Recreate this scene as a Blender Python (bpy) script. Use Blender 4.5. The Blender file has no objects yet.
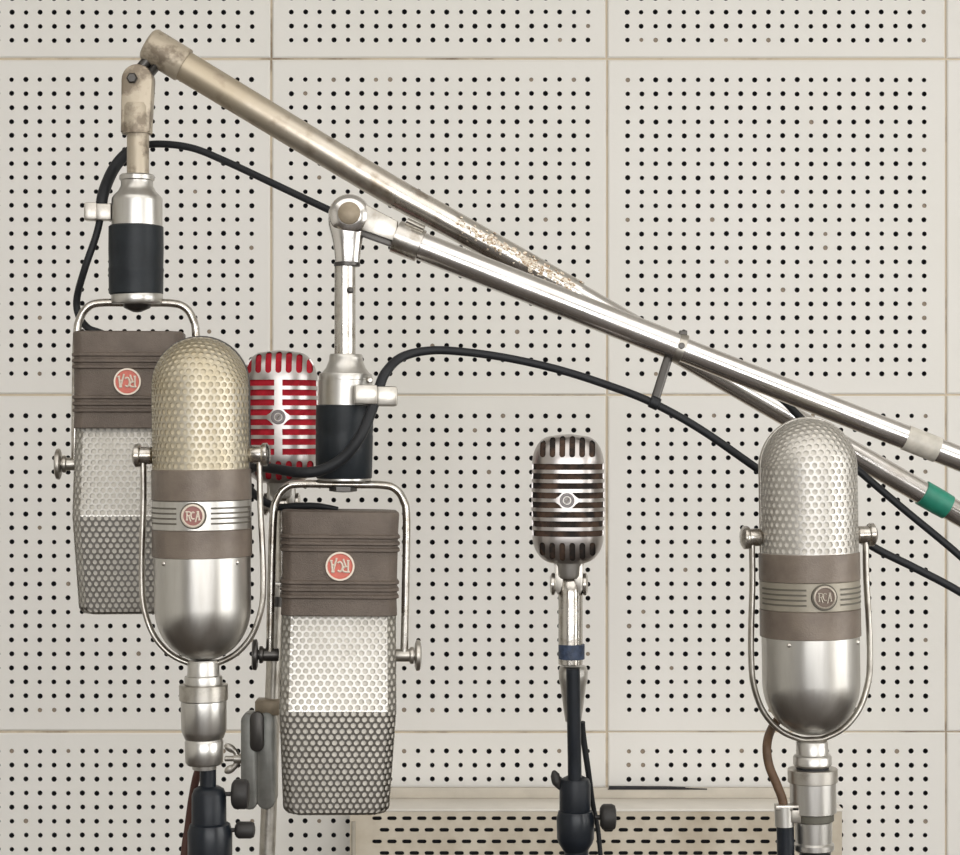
import bpy, bmesh, math, random
from mathutils import Vector, Matrix
PI = math.pi
rnd = random.Random(7)
C = bpy.context.scene.collection
sc = bpy.context.scene

# ------------------------------------------------------------------ camera, world, light, exposure
F = 2000.0                       # focal length in pixels of a 960 px wide frame
CAMZ = 1.30
DW = 3.3                         # distance of the tiled wall
cam_d = bpy.data.cameras.new('camera'); cam = bpy.data.objects.new('camera', cam_d); C.objects.link(cam)
cam.location = (0, 0, CAMZ); cam.rotation_euler = (PI/2, 0, 0)
cam_d.sensor_fit = 'HORIZONTAL'; cam_d.sensor_width = 36; cam_d.lens = 36*F/960
cam_d.clip_start = 0.02
sc.camera = cam
sc.view_settings.view_transform = 'Standard'; sc.view_settings.look = 'None'
sc.view_settings.exposure = 0.48; sc.view_settings.gamma = 1
w = bpy.data.worlds.new('world'); sc.world = w; w.use_nodes = True
w.node_tree.nodes['Background'].inputs[0].default_value = (0.8, 0.88, 1, 1)
w.node_tree.nodes['Background'].inputs[1].default_value = 0.6

def area(name, loc, target, sx, sy, power, col):
    l = bpy.data.lights.new(name, 'AREA'); l.shape = 'RECTANGLE'; l.size = sx; l.size_y = sy
    l.energy = power; l.color = col
    o = bpy.data.objects.new(name, l); C.objects.link(o); o.location = loc
    o.rotation_euler = (Vector(target)-Vector(loc)).to_track_quat('-Z', 'Y').to_euler()
    return o
area('window_light_right', (2.97, 0.5, 1.4), (0, 0.9, 1.2), 2.2, 1.6, 44, (1, 0.985, 0.95))
area('unseen_window_light_rear', (0.4, -2.47, 1.55), (0.4, 2.3, 1.35), 4.0, 1.5, 80, (1, 0.99, 0.975))  # unseen rear source, added for frontal light and made wide to soften it
area('ceiling_light_area', (0.2, 0.3, 2.76), (0.2, 0.3, 0), 3.6, 2.4, 26, (1, 0.975, 0.94))

# ------------------------------------------------------------------ materials
def mat(name, col, metal=0.0, rough=0.5, var=0.0, vscale=60, bump=0.0, bscale=200, col2=None, thr=None, stretch=None, spec=None, rvar=0.0, coat=0.0):
    m = bpy.data.materials.new(name); m.use_nodes = True
    nt = m.node_tree; b = nt.nodes['Principled BSDF']; L = nt.links.new
    b.inputs['Base Color'].default_value = (*col, 1); b.inputs['Metallic'].default_value = metal
    b.inputs['Roughness'].default_value = rough
    if spec is not None: b.inputs['Specular IOR Level'].default_value = spec
    if coat: b.inputs['Coat Weight'].default_value = coat
    tc = nt.nodes.new('ShaderNodeTexCoord'); mp = nt.nodes.new('ShaderNodeMapping')
    L(tc.outputs['Object'], mp.inputs['Vector'])
    if stretch: mp.inputs['Scale'].default_value = stretch
    if var or col2:
        n = nt.nodes.new('ShaderNodeTexNoise'); n.inputs['Scale'].default_value = vscale
        n.inputs['Detail'].default_value = 5; n.inputs['Roughness'].default_value = 0.6
        L(mp.outputs[0], n.inputs['Vector'])
        r = nt.nodes.new('ShaderNodeValToRGB')
        lo, hi = thr or (0.35, 0.65)
        r.color_ramp.elements[0].position = lo; r.color_ramp.elements[1].position = hi
        c2 = col2 or tuple(c*(1-var) for c in col)
        r.color_ramp.elements[0].color = (*col, 1); r.color_ramp.elements[1].color = (*c2, 1)
        L(n.outputs['Fac'], r.inputs[0]); L(r.outputs[0], b.inputs['Base Color'])
    if rvar:
        n3 = nt.nodes.new('ShaderNodeTexNoise'); n3.inputs['Scale'].default_value = vscale*0.7; n3.inputs['Detail'].default_value = 4
        L(mp.outputs[0], n3.inputs['Vector'])
        mr = nt.nodes.new('ShaderNodeMapRange'); mr.inputs['From Min'].default_value = .35; mr.inputs['From Max'].default_value = .65
        mr.inputs['To Min'].default_value = max(0, rough-rvar); mr.inputs['To Max'].default_value = rough+rvar
        L(n3.outputs['Fac'], mr.inputs[0]); L(mr.outputs[0], b.inputs['Roughness'])
    if bump:
        n2 = nt.nodes.new('ShaderNodeTexNoise'); n2.inputs['Scale'].default_value = bscale; n2.inputs['Detail'].default_value = 3
        L(mp.outputs[0], n2.inputs['Vector'])
        bp = nt.nodes.new('ShaderNodeBump'); bp.inputs['Strength'].default_value = bump; bp.inputs['Distance'].default_value = 0.001
        L(n2.outputs['Fac'], bp.inputs['Height']); L(bp.outputs[0], b.inputs['Normal'])
    return m

M = {}
M['tile'] = mat('tile_paint', (0.805, 0.782, 0.74), 0, 0.6, vscale=2.0, col2=(0.775, 0.755, 0.70), thr=(0.42, 0.72), bump=0.25, bscale=90)
M['tile_plug'] = mat('tile_paint_plug', (0.36, 0.29, 0.22), 0, 0.8, var=.3, vscale=300)
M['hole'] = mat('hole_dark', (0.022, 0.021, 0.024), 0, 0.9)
M['seam'] = mat('seam_grime', (0.66, 0.57, 0.44), 0, 0.85, vscale=9, col2=(0.22, 0.15, 0.09), thr=(0.53, 0.72))
M['wall'] = mat('wall_paint', (0.78, 0.76, 0.71), 0, 0.7, var=.06, vscale=3)
M['dark_wall'] = mat('wall_dark_paint', (0.33, 0.31, 0.28), 0, 0.7, var=.06, vscale=3)
M['ceiling'] = mat('ceiling_paint', (0.82, 0.80, 0.76), 0, 0.8, var=.05, vscale=3)
M['floor'] = mat('floor_wood', (0.075, 0.06, 0.05), 0, 0.55, var=.4, vscale=6, stretch=(1, 9, 1))
M['chrome'] = mat('aged_chrome', (0.54, 0.515, 0.475), 1, 0.26, col2=(0.33, 0.29, 0.24), vscale=55, thr=(.5, .68), rvar=.08, bump=.3, bscale=60)
M['housing'] = mat('satin_chrome_housing', (0.47, 0.44, 0.425), 1, 0.34, col2=(0.37, 0.335, 0.31), vscale=25, thr=(.55, .8))
M['chrome_clean'] = mat('polished_chrome', (0.70, 0.675, 0.65), 1, 0.2, col2=(0.56, 0.52, 0.48), vscale=25, thr=(.55, .8), rvar=.05)
M['satin'] = mat('satin_aluminium', (0.58, 0.565, 0.535), 1, 0.34, col2=(0.49, 0.47, 0.435), vscale=60, thr=(.45, .7), stretch=(1, 1, .12), rvar=.06)
M['dull'] = mat('dull_nickel', (0.50, 0.475, 0.43), 1, 0.36, col2=(0.34, 0.31, 0.27), vscale=60, thr=(.45, .7), rvar=.08)
M['cast'] = mat('grey_cast_metal', (0.27, 0.27, 0.25), 0.6, 0.42, var=.25, vscale=50)
M['screen_flat'] = mat('grille_metal_bright', (0.42, 0.405, 0.375), 1, 0.28, col2=(0.34, 0.32, 0.285), vscale=30, thr=(.45, .75))
M['screen'] = mat('grille_metal', (0.54, 0.52, 0.485), 1, 0.46, col2=(0.45, 0.425, 0.385), vscale=30, thr=(.45, .75))
M['screen_brass'] = mat('grille_metal_yellowed', (0.54, 0.50, 0.42), 1, 0.48, col2=(0.47, 0.415, 0.305), vscale=18, thr=(.4, .65))
M['cloth'] = mat('grille_cloth', (0.66, 0.625, 0.56), 0, 0.9, var=.12, vscale=40)
M['cloth_yellow'] = mat('grille_cloth_yellowed', (0.61, 0.55, 0.42), 0, 0.9, col2=(0.53, 0.45, 0.31), vscale=22)
M['brown'] = mat('umber_enamel', (0.135, 0.106, 0.085), 0, 0.5, var=.22, vscale=45, bump=.8, bscale=900, spec=.4)
M['brown_gloss'] = mat('umber_enamel_smooth', (0.185, 0.15, 0.12), 0.12, 0.38, col2=(0.12, 0.094, 0.075), vscale=26, thr=(.4, .68), bump=.3, bscale=700, spec=.4)
M['olive'] = mat('olive_grey_enamel', (0.30, 0.27, 0.215), 0.3, 0.4, var=.15, vscale=40)
M['black'] = mat('black_rubber', (0.013, 0.014, 0.016), 0, 0.5, spec=.28)
M['tape'] = mat('black_tape', (0.013, 0.017, 0.021), 0, 0.45, bump=.6, bscale=60, var=.3, vscale=50, spec=.3)
M['stand_black'] = mat('stand_black_enamel', (0.009, 0.012, 0.017), 0.0, 0.36, var=.3, vscale=60, rvar=.08, spec=.32)
M['knob'] = mat('knob_black', (0.026, 0.024, 0.023), 0, 0.5, spec=.35)
M['iron'] = mat('dark_steel', (0.085, 0.08, 0.075), .9, 0.38)
M['red'] = mat('red_enamel', (0.56, 0.125, 0.085), 0, 0.45, var=.15, vscale=120)
M['red_dark'] = mat('dull_red_enamel', (0.26, 0.10, 0.085), 0, 0.4)
M['badge_brown'] = mat('brown_badge_enamel', (0.13, 0.095, 0.075), .3, 0.4)
M['cream'] = mat('cream_relief', (0.62, 0.54, 0.45), 0.2, 0.45)
M['relief_dim'] = mat('dim_relief', (0.33, 0.29, 0.24), 0.5, 0.4)
M['badge_grey'] = mat('grey_badge_metal', (0.20, 0.18, 0.18), 0.4, 0.4)
M['pin'] = mat('dull_brass', (0.27, 0.22, 0.155), .4, .45, var=.2, vscale=120)
M['band_dark'] = mat('dark_olive_band', (0.10, 0.095, 0.075), .3, .5)
M['line'] = mat('groove_fill', (0.10, 0.09, 0.07), 0, 0.6)
M['red_cloth'] = mat('red_felt', (0.44, 0.016, 0.030), 0, 0.85, col2=(0.27, 0.010, 0.018), vscale=60, spec=.2)
M['brown_cloth'] = mat('brown_felt', (0.075, 0.046, 0.032), 0, 0.9, col2=(0.022, 0.018, 0.016), vscale=45, thr=(.42, .58), spec=.2)
M['blue'] = mat('blue_tape', (0.035, 0.055, 0.105), 0, 0.5, var=.5, vscale=160, bump=.8, bscale=300)
M['green'] = mat('green_tape', (0.02, 0.22, 0.145), 0, 0.4, var=.25, vscale=60)
M['label_tape'] = mat('pale_tape', (0.50, 0.47, 0.41), 0.0, 0.35, var=.2, vscale=80)
M['cable_brown'] = mat('brown_cable', (0.12, 0.07, 0.04), 0, 0.55, var=.3, vscale=90, spec=.3)
M['cable_red'] = mat('red_brown_cable', (0.075, 0.035, 0.027), 0, 0.55, spec=.3)
M['painted'] = mat('worn_cream_paint_on_brass', (0.43, 0.37, 0.285), 0.45, 0.45, col2=(0.21, 0.17, 0.125), vscale=50, thr=(.46, .60), bump=.8, bscale=110)
M['cabinet'] = mat('cabinet_cream_paint', (0.60, 0.54, 0.44), 0, 0.5, col2=(0.43, 0.36, 0.265), vscale=8, thr=(.42, .68), bump=.2, bscale=60)
M['cabinet_top'] = mat('cabinet_top_paint', (0.80, 0.76, 0.69), 0, 0.55, var=.1, vscale=12, bump=.2, bscale=80)
M['trim'] = mat('trim_paint', (0.58, 0.53, 0.45), 0, 0.6, var=.15, vscale=14)

# boom tube: cream paint and lacquer at the head end that wears to bare chrome, with a crusty patch
def boom_material():
    m = mat('boom_tube_worn', (0.5, 0.44, 0.34), 0.6, 0.35)
    nt = m.node_tree; b = nt.nodes['Principled BSDF']; L = nt.links.new
    tc = nt.nodes.new('ShaderNodeTexCoord'); sx = nt.nodes.new('ShaderNodeSeparateXYZ'); L(tc.outputs['Object'], sx.inputs[0])
    n = nt.nodes.new('ShaderNodeTexNoise'); n.inputs['Scale'].default_value = 28; n.inputs['Detail'].default_value = 6; L(tc.outputs['Object'], n.inputs['Vector'])
    a = nt.nodes.new('ShaderNodeMath'); a.operation = 'MULTIPLY_ADD'; L(n.outputs['Fac'], a.inputs[0]); a.inputs[1].default_value = 0.16; L(sx.outputs['X'], a.inputs[2])
    r = nt.nodes.new('ShaderNodeMapRange'); L(a.outputs[0], r.inputs[0])
    r.inputs['From Min'].default_value = -0.98; r.inputs['From Max'].default_value = -0.72
    mx = nt.nodes.new('ShaderNodeMix'); mx.data_type = 'RGBA'; L(r.outputs[0], mx.inputs['Factor'])
    mx.inputs['A'].default_value = (0.44, 0.375, 0.28, 1); mx.inputs['B'].default_value = (0.66, 0.63, 0.585, 1)
    mm_ = nt.nodes.new('ShaderNodeMapRange'); mm_.inputs['To Min'].default_value = .72; L(r.outputs[0], mm_.inputs[0]); L(mm_.outputs[0], b.inputs['Metallic'])
    mr = nt.nodes.new('ShaderNodeMapRange'); L(r.outputs[0], mr.inputs[0]); mr.inputs['To Min'].default_value = .5; mr.inputs['To Max'].default_value = .2
    L(mr.outputs[0], b.inputs['Roughness'])
    # blotches
    n2 = nt.nodes.new('ShaderNodeTexNoise'); n2.inputs['Scale'].default_value = 42; n2.inputs['Detail'].default_value = 8; L(tc.outputs['Object'], n2.inputs['Vector'])
    r2 = nt.nodes.new('ShaderNodeMapRange'); L(n2.outputs['Fac'], r2.inputs[0]); r2.inputs['From Min'].default_value = .52; r2.inputs['From Max'].default_value = .68; r2.inputs['To Max'].default_value = .7
    m2 = nt.nodes.new('ShaderNodeMix'); m2.data_type = 'RGBA'; L(r2.outputs[0], m2.inputs['Factor']); L(mx.outputs['Result'], m2.inputs['A']); m2.inputs['B'].default_value = (0.26, 0.20, 0.14, 1)
    L(m2.outputs['Result'], b.inputs['Base Color'])
    return m
M['boom'] = boom_material()
M['crust'] = mat('flaked_rust_crust', (0.74, 0.66, 0.54), 0.1, 0.6, col2=(0.34, 0.23, 0.14), vscale=300, thr=(.46, .56), bump=1.0, bscale=260)

# ------------------------------------------------------------------ geometry helpers (px units, x right, y away, z up)
class G:
    def __init__(s): s.v = []; s.f = []; s.m = []
    def add(s, v, f, mi=0):
        n = len(s.v); s.v += [tuple(p) for p in v]; s.f += [tuple(i+n for i in q) for q in f]; s.m += [mi]*len(f); return s
    def merge(s, o, mi=None):
        n = len(s.v); s.v += o.v; s.f += [tuple(i+n for i in q) for q in o.f]; s.m += (o.m if mi is None else [mi]*len(o.f)); return s
    def xf(s, fn): s.v = [tuple(fn(Vector(p))) for p in s.v]; return s

def lathe(prof, c=(0,0,0), axis='Z', n=48, cap=True):
    """prof: list of (radius, h) along the axis"""
    g = G(); v = []; f = []
    for r, h in prof:
        for i in range(n):
            a = 2*PI*i/n
            p = (r*math.cos(a), r*math.sin(a), h)
            if axis == 'X': p = (h, p[1], -p[0])
            elif axis == 'Y': p = (p[0], h, p[1])
            elif isinstance(axis, Vector):
                p = tuple(axis.to_track_quat('Z', 'Y') @ Vector(p))
            v.append((p[0]+c[0], p[1]+c[1], p[2]+c[2]))
    for j in range(len(prof)-1):
        for i in range(n):
            k = (i+1) % n
            q = (j*n+i, j*n+k, (j+1)*n+k, (j+1)*n+i)
            f.append(q)
    if cap:
        if prof[0][0] > 1e-6: f.append(tuple(reversed(range(n))))
        if prof[-1][0] > 1e-6: f.append(tuple((len(prof)-1)*n+i for i in range(n)))
    return g.add(v, f)

def cyl(r, a, b, c=(0,0,0), axis='Z', n=40, ch=0.6):
    """cylinder from a to b along the axis with chamfered rims"""
    s = 1 if b > a else -1
    return lathe([(r-ch, a), (r, a+s*ch), (r, b-s*ch), (r-ch, b)], c, axis, n)

def catmull(P, k=8):
    P = [Vector(p) for p in P]; out = []
    for i in range(len(P)-1):
        p0 = P[max(i-1,0)]; p1 = P[i]; p2 = P[i+1]; p3 = P[min(i+2,len(P)-1)]
        for j in range(k):
            t = j/k
            out.append(0.5*((2*p1)+(-p0+p2)*t+(2*p0-5*p1+4*p2-p3)*t*t+(-p0+3*p1-3*p2+p3)*t**3))
    out.append(P[-1]); return out

def tube(P, r, n=16, smooth=8, flat=None):
    """swept tube; flat=(a,b) half-axes gives an elliptical section (a: in the x-z plane, b: along y)"""
    P = catmull(P, smooth) if smooth else [Vector(p) for p in P]
    g = G(); v = []; f = []; up = Vector((0, 1, 0)); N = len(P)
    for i, p in enumerate(P):
        t = (P[min(i+1,N-1)]-P[max(i-1,0)]).normalized()
        if i == 0:
            s = t.cross(up)
            if s.length < 1e-3: s = t.cross(Vector((1,0,0)))
            s.normalize()
        else:
            s = (s - t*s.dot(t)).normalized()
        b = t.cross(s).normalized()
        rr = r[min(int(i/(smooth or 1)), len(r)-1)] if isinstance(r, (list, tuple)) else r
        if isinstance(r, (list, tuple)) and smooth:
            q = i/smooth; k0 = min(int(q), len(r)-1); k1 = min(k0+1, len(r)-1); rr = r[k0]+(r[k1]-r[k0])*(q-int(q))
        for j in range(n):
            a = 2*PI*j/n
            if flat: v.append(p + s*math.cos(a)*flat[0] + b*math.sin(a)*flat[1])
            else: v.append(p + (s*math.cos(a) + b*math.sin(a))*rr)
    for i in range(N-1):
        for j in range(n):
            k = (j+1) % n
            f.append((i*n+j, i*n+k, (i+1)*n+k, (i+1)*n+j))
    f.append(tuple(reversed(range(n)))); f.append(tuple((N-1)*n+j for j in range(n)))
    return g.add(v, f)

def box(x0, x1, y0, y1, z0, z1, bev=0.0, seg=2):
    bm = bmesh.new(); bmesh.ops.create_cube(bm, size=1)
    for v in bm.verts:
        v.co = Vector(((x0+x1)/2+v.co.x*(x1-x0), (y0+y1)/2+v.co.y*(y1-y0), (z0+z1)/2+v.co.z*(z1-z0)))
    if bev: bmesh.ops.bevel(bm, geom=bm.edges[:], offset=bev, segments=seg, affect='EDGES', profile=.5)
    bm.verts.index_update(); g = G().add([v.co[:] for v in bm.verts], [[v.index for v in f.verts] for f in bm.faces]); bm.free(); return g

def prism(poly, y0, y1, bev=0.0):
    """poly in (x,z), extruded along y"""
    bm = bmesh.new()
    a = [bm.verts.new((x, y0, z)) for x, z in poly]; b = [bm.verts.new((x, y1, z)) for x, z in poly]
    n = len(poly)
    fa = bm.faces.new(a); fb = bm.faces.new(list(reversed(b)))
    for i in range(n): bm.faces.new((a[(i+1)%n], a[i], b[i], b[(i+1)%n]))
    bmesh.ops.recalc_face_normals(bm, faces=bm.faces[:])
    if bev:
        es = [e for e in bm.edges if abs(e.verts[0].co.y-e.verts[1].co.y) < 1e-6]
        bmesh.ops.bevel(bm, geom=es, offset=bev, segments=2, affect='EDGES', profile=.5)
    bm.verts.index_update(); g = G().add([v.co[:] for v in bm.verts], [[v.index for v in f.verts] for f in bm.faces]); bm.free(); return g

def loft(rings, cap=True):
    g = G(); n = len(rings[0]); v = [p for r in rings for p in r]; f = []
    for j in range(len(rings)-1):
        for i in range(n):
            k = (i+1) % n; f.append((j*n+i, j*n+k, (j+1)*n+k, (j+1)*n+i))
    if cap: f.append(tuple(reversed(range(n)))); f.append(tuple((len(rings)-1)*n+i for i in range(n)))
    return g.add(v, f)

def W(px, py, d):                 # a point of the room from its place in the photograph and its distance
    return Vector(((px-480)/F*d, d, CAMZ+(427.5-py)/F*d))

def link_mesh(name, g, mats, s=1.0, parent=None, sharp=40, recalc=True, weld=0):
    me = bpy.data.meshes.new(name)
    me.from_pydata([(p[0]*s, p[1]*s, p[2]*s) for p in g.v], [], g.f)
    if not isinstance(mats, (list, tuple)): mats = [mats]
    for m in mats: me.materials.append(M[m] if isinstance(m, str) else m)
    if len(mats) > 1: me.polygons.foreach_set('material_index', g.m)
    if recalc or weld:
        bm = bmesh.new(); bm.from_mesh(me)
        if weld: bmesh.ops.remove_doubles(bm, verts=bm.verts[:], dist=weld)
        if recalc: bmesh.ops.recalc_face_normals(bm, faces=bm.faces[:])
        bm.to_mesh(me); bm.free()
    me.shade_smooth()
    if sharp: me.set_sharp_from_angle(angle=math.radians(sharp))
    o = bpy.data.objects.new(name, me); C.objects.link(o)
    if parent: o.parent = parent
    return o

class Thing:
    """an Empty at the thing's base; parts are given in px of the photograph, at the thing's own distance"""
    def __init__(t, name, label, cat, px, py, d, rot=0, group=None):
        t.px, t.py, t.d, t.s = px, py, d, d/F
        t.o = bpy.data.objects.new(name, None); C.objects.link(t.o); t.o.empty_display_size = .05
        t.o.location = W(px, py, d); t.o.rotation_euler = (0, 0, math.radians(rot))
        t.o['label'] = label; t.o['category'] = cat
        if group: t.o['group'] = group
    def p(t, px, py, y=0): return (px-t.px, y, t.py-py)
    def w(t, px, py, d):                       # world point to local px
        q = W(px, py, d) - t.o.location; return (q.x/t.s, q.y/t.s, q.z/t.s)
    def fz(t): return -t.o.location.z/t.s      # local height of the floor
    def add(t, name, g, m, parent=None, label=None, **k):
        o = link_mesh(name, g, m, t.s, parent or t.o, **k)
        if label: o['label'] = label
        return o

def struct(name, g, m, **k):
    o = link_mesh(name, g, m, 1.0, **k); o['kind'] = 'structure'; return o

def hexsheet(nu, v0, v1, row, hole, fn, wrap=True, u0=0, per=None, nseg=12):
    """perforated sheet: nu holes around, rows from v0 to v1; fn(u,v)->point. pitch = per/nu"""
    g = G(); pitch = per/nu; rows = max(1, round((v1-v0)/row)); rh = (v1-v0)/rows
    h2 = rh*2/3; hs = rh/3
    for j in range(rows):
        cv = v0 + (j+.5)*rh; off = .5*pitch if j % 2 else 0
        for i in range(nu):
            if not wrap and j % 2 and i == nu-1: continue
            cu = u0 + i*pitch + off + (0 if wrap else .5*pitch)
            out = []
            hx = [(0, h2), (.25, (h2+hs)/2), (.5, hs), (.5, 0), (.5, -hs), (.25, -(h2+hs)/2), (0, -h2), (-.25, -(h2+hs)/2), (-.5, -hs), (-.5, 0), (-.5, hs), (-.25, (h2+hs)/2)]
            for a, b in hx: out.append(fn(cu+a*pitch, cv+b, 0))
            inn = []; dp = []
            for k in range(12):
                an = PI/2 - 2*PI*k/12
                inn.append(fn(cu+hole*math.cos(an), cv+hole*math.sin(an), 0)); dp.append(fn(cu+hole*math.cos(an), cv+hole*math.sin(an), 1))
            f = []
            for k in range(12):
                l = (k+1) % 12
                f.append((k, l, 12+l, 12+k)); f.append((12+k, 12+l, 24+l, 24+k))
            g.add(out+inn+dp, f)
    return g

def text_geo(s, size, extrude, sx=1.0):
    cu = bpy.data.curves.new('lettering', 'FONT'); cu.body = s; cu.size = size; cu.extrude = extrude
    cu.align_x = 'CENTER'; cu.align_y = 'CENTER'; cu.offset = 0.012*size; cu.space_character = 0.84; cu.resolution_u = 3
    ob = bpy.data.objects.new('lettering', cu); C.objects.link(ob)
    bpy.context.view_layer.update()
    me = bpy.data.meshes.new_from_object(ob.evaluated_get(bpy.context.evaluated_depsgraph_get()))
    xs = [v.co.x for v in me.vertices]; ys = [v.co.y for v in me.vertices]
    cx = (min(xs)+max(xs))/2; cy = (min(ys)+max(ys))/2
    g = G().add([((v.co.x-cx)*sx, -v.co.z, v.co.y-cy) for v in me.vertices], [tuple(p.vertices) for p in me.polygons])
    bpy.data.objects.remove(ob); bpy.data.curves.remove(cu); bpy.data.meshes.remove(me)
    return g

def monogram(R):
    """R, C and A run together inside a circle of radius R; drawn as raised strokes in the x-z plane"""
    g = G(); th = R*.08
    def st(pts, sm=0, r=th):
        g.merge(tube([(x*R, 0, z*R) for x, z in pts], r, n=8, smooth=sm))
    # R: serifed stem, bowl, long leg
    st([(-.74, .42), (-.40, .42)]); st([(-.60, .42), (-.60, -.40)]); st([(-.70, -.40), (-.50, -.40)])
    st([(-.42, .42), (-.26, .36), (-.20, .22), (-.28, .07), (-.44, .02)], 5); st([(-.60, .02), (-.42, .02), (-.22, -.55)])
    # C between the two
    st([(.17, .30), (.06, .38), (-.06, .36), (-.17, .18), (-.18, -.06), (-.08, -.27), (.06, -.32), (.17, -.24)], 5)
    # A: two legs, bar and a long tail
    st([(.52, .42), (.26, -.62)]); st([(.40, .42), (.64, .42)]); st([(.56, .42), (.66, -.40)]); st([(.56, -.40), (.78, -.40)])
    st([(.37, -.08), (.62, -.08)])
    return g

# ------------------------------------------------------------------ the room
S0 = DW/F
def tile_wall():
    g = G()
    xs = [-745+336*0-1, -401, -65, 271, 607, 946, 1282, 1618]; ys = [-277, 59, 395, 732, 1068]
    X = lambda px: (px-480)*S0; Z = lambda py: CAMZ+(427.5-py)*S0
    gap = 1.0; D0 = DW
    def hole(cx, cz, hw, hh, r, plug):
        o = [(-hw,-hh),(0,-hh),(hw,-hh),(hw,0),(hw,hh),(0,hh),(-hw,hh),(-hw,0)]
        an = [-135,-90,-45,0,45,90,135,180]
        v = [(X(cx+a), D0, Z(cz)-b*S0) for a, b in o]
        jx = rnd.uniform(-.25,.25); jz = rnd.uniform(-.25,.25)
        q = [(X(cx+jx+r*math.cos(math.radians(a))), Z(cz)+(jz+r*math.sin(math.radians(a)))*S0) for a in an]
        # outer ring ordered like the angles (z up)
        v = [(X(cx+a), D0, Z(cz)+b*S0) for a, b in o]
        dep = (1.1 if plug else 9)*S0
        v += [(x, D0, z) for x, z in q]; v += [(x, D0+dep, z) for x, z in q]
        f1 = [(k, (k+1)%8, 8+(k+1)%8, 8+k) for k in range(8)]
        f2 = [(8+k, 8+(k+1)%8, 16+(k+1)%8, 16+k) for k in range(8)] + [tuple(16+k for k in range(8))]
        n = len(g.v); g.v += v; g.f += [tuple(i+n for i in t) for t in f1+f2]; g.m += [0]*8 + [2 if plug else 1]*9
    def quad(x0, x1, y0, y1, da=0, db=0, mi=0, dirx=False):
        # px rectangle; da/db the depth at first/second side
        if dirx: v = [(X(x0), D0+da, Z(y0)), (X(x1), D0+db, Z(y0)), (X(x1), D0+db, Z(y1)), (X(x0), D0+da, Z(y1))]
        else: v = [(X(x0), D0+da, Z(y0)), (X(x1), D0+da, Z(y0)), (X(x1), D0+db, Z(y1)), (X(x0), D0+db, Z(y1))]
        g.add(v, [(0, 1, 2, 3)], mi)
    for i in range(len(xs)-1):
        for j in range(len(ys)-1):
            jl, jr = rnd.uniform(-.5,.5), rnd.uniform(-.5,.5); jt, jb = rnd.uniform(-.5,.4), rnd.uniform(-.5,.4)
            x0, x1, y0, y1 = xs[i]+gap+jl, xs[i+1]-gap+jr, ys[j]+gap+jt, ys[j+1]-gap+jb
            b = 1.4; bd = 1.3*S0; dd = 2.4*S0
            a0, a1, c0, c1 = x0+b, x1-b, y0+b, y1-b
            hx0 = xs[i]+20.3 + (1.6 if (i == 4 and j > 1) else 0) + rnd.uniform(-.3,.3); px = 14.12; hz0 = ys[j]+{0: 23.2, 3: 18.9}.get(j, 20.8) + rnd.uniform(-.3,.3); pz = 14.0
            L, Rr = hx0-px/2, hx0+px*21.5; T, B = hz0-pz/2, hz0+pz*21.5
            quad(a0, a1, c0, T); quad(a0, a1, B, c1); quad(a0, L, T, B); quad(Rr, a1, T, B)
            # rounded edges then sides down into the seam
            g.add([(X(x0), D0+bd, Z(y0)), (X(x1), D0+bd, Z(y0)), (X(a1), D0, Z(c0)), (X(a0), D0, Z(c0)), (X(x1), D0+bd, Z(y1)), (X(x0), D0+bd, Z(y1)), (X(a1), D0, Z(c1)), (X(a0), D0, Z(c1)),
                   (X(x0), D0+dd, Z(y0)), (X(x1), D0+dd, Z(y0)), (X(x1), D0+dd, Z(y1)), (X(x0), D0+dd, Z(y1))],
                  [(0,1,2,3), (5,7,6,4), (0,3,7,5), (1,4,6,2)], 0)
            n = len(g.v)-12
            g.f += [(n+0,n+8,n+9,n+1), (n+4,n+10,n+11,n+5), (n+1,n+9,n+10,n+4), (n+5,n+11,n+8,n+0)]; g.m += [3]*4
            for a in range(22):
                for c in range(22):
                    edge = a in (0, 21) or c in (0, 21)
                    plug = rnd.random() < (.10 if edge else .015) or (i == 4 and j == 3 and a < 2 and c < 2)
                    hole(hx0+a*px, hz0+c*pz, px/2, pz/2, rnd.uniform(2.3, 2.75) * (.92 if plug else 1), plug)
    # backing seen only in the seams, and the plain wall around the tiled field
    for x in xs: quad(x-4, x+4, ys[0], ys[-1], 2.4*S0, 2.4*S0, 3)
    for a, b in zip(xs[:-1], xs[1:]):
        for y in ys: quad(a+4, b-4, y-4, y+4, 2.4*S0, 2.4*S0, 3)
    XL, XR, ZT, ZB = -3.0, 3.0, 2.8, 0.0
    x0, x1, z1, z0 = X(xs[0]), X(xs[-1]), Z(ys[0]), Z(ys[-1])
    def wq(a, b, c, d_): g.add([(a, D0, d_), (b, D0, d_), (b, D0, c), (a, D0, c)], [(0,1,2,3)], 0)
    x0 += 3*S0; x1 -= 3*S0; wq(XL, x0, 0, ZT); wq(x1, XR, 0, ZT); wq(x0, x1, 0, z0); wq(x0, x1, z1, ZT)
    g.add([(XL, DW+.15, 0), (XR, DW+.15, 0), (XR, DW+.15, ZT), (XL, DW+.15, ZT)], [(0,1,2,3)], 0)
    o = link_mesh('wall_back', g, ['tile', 'hole', 'tile_plug', 'seam'], 1.0, recalc=False, sharp=30)
    o['kind'] = 'structure'
tile_wall()

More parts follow.
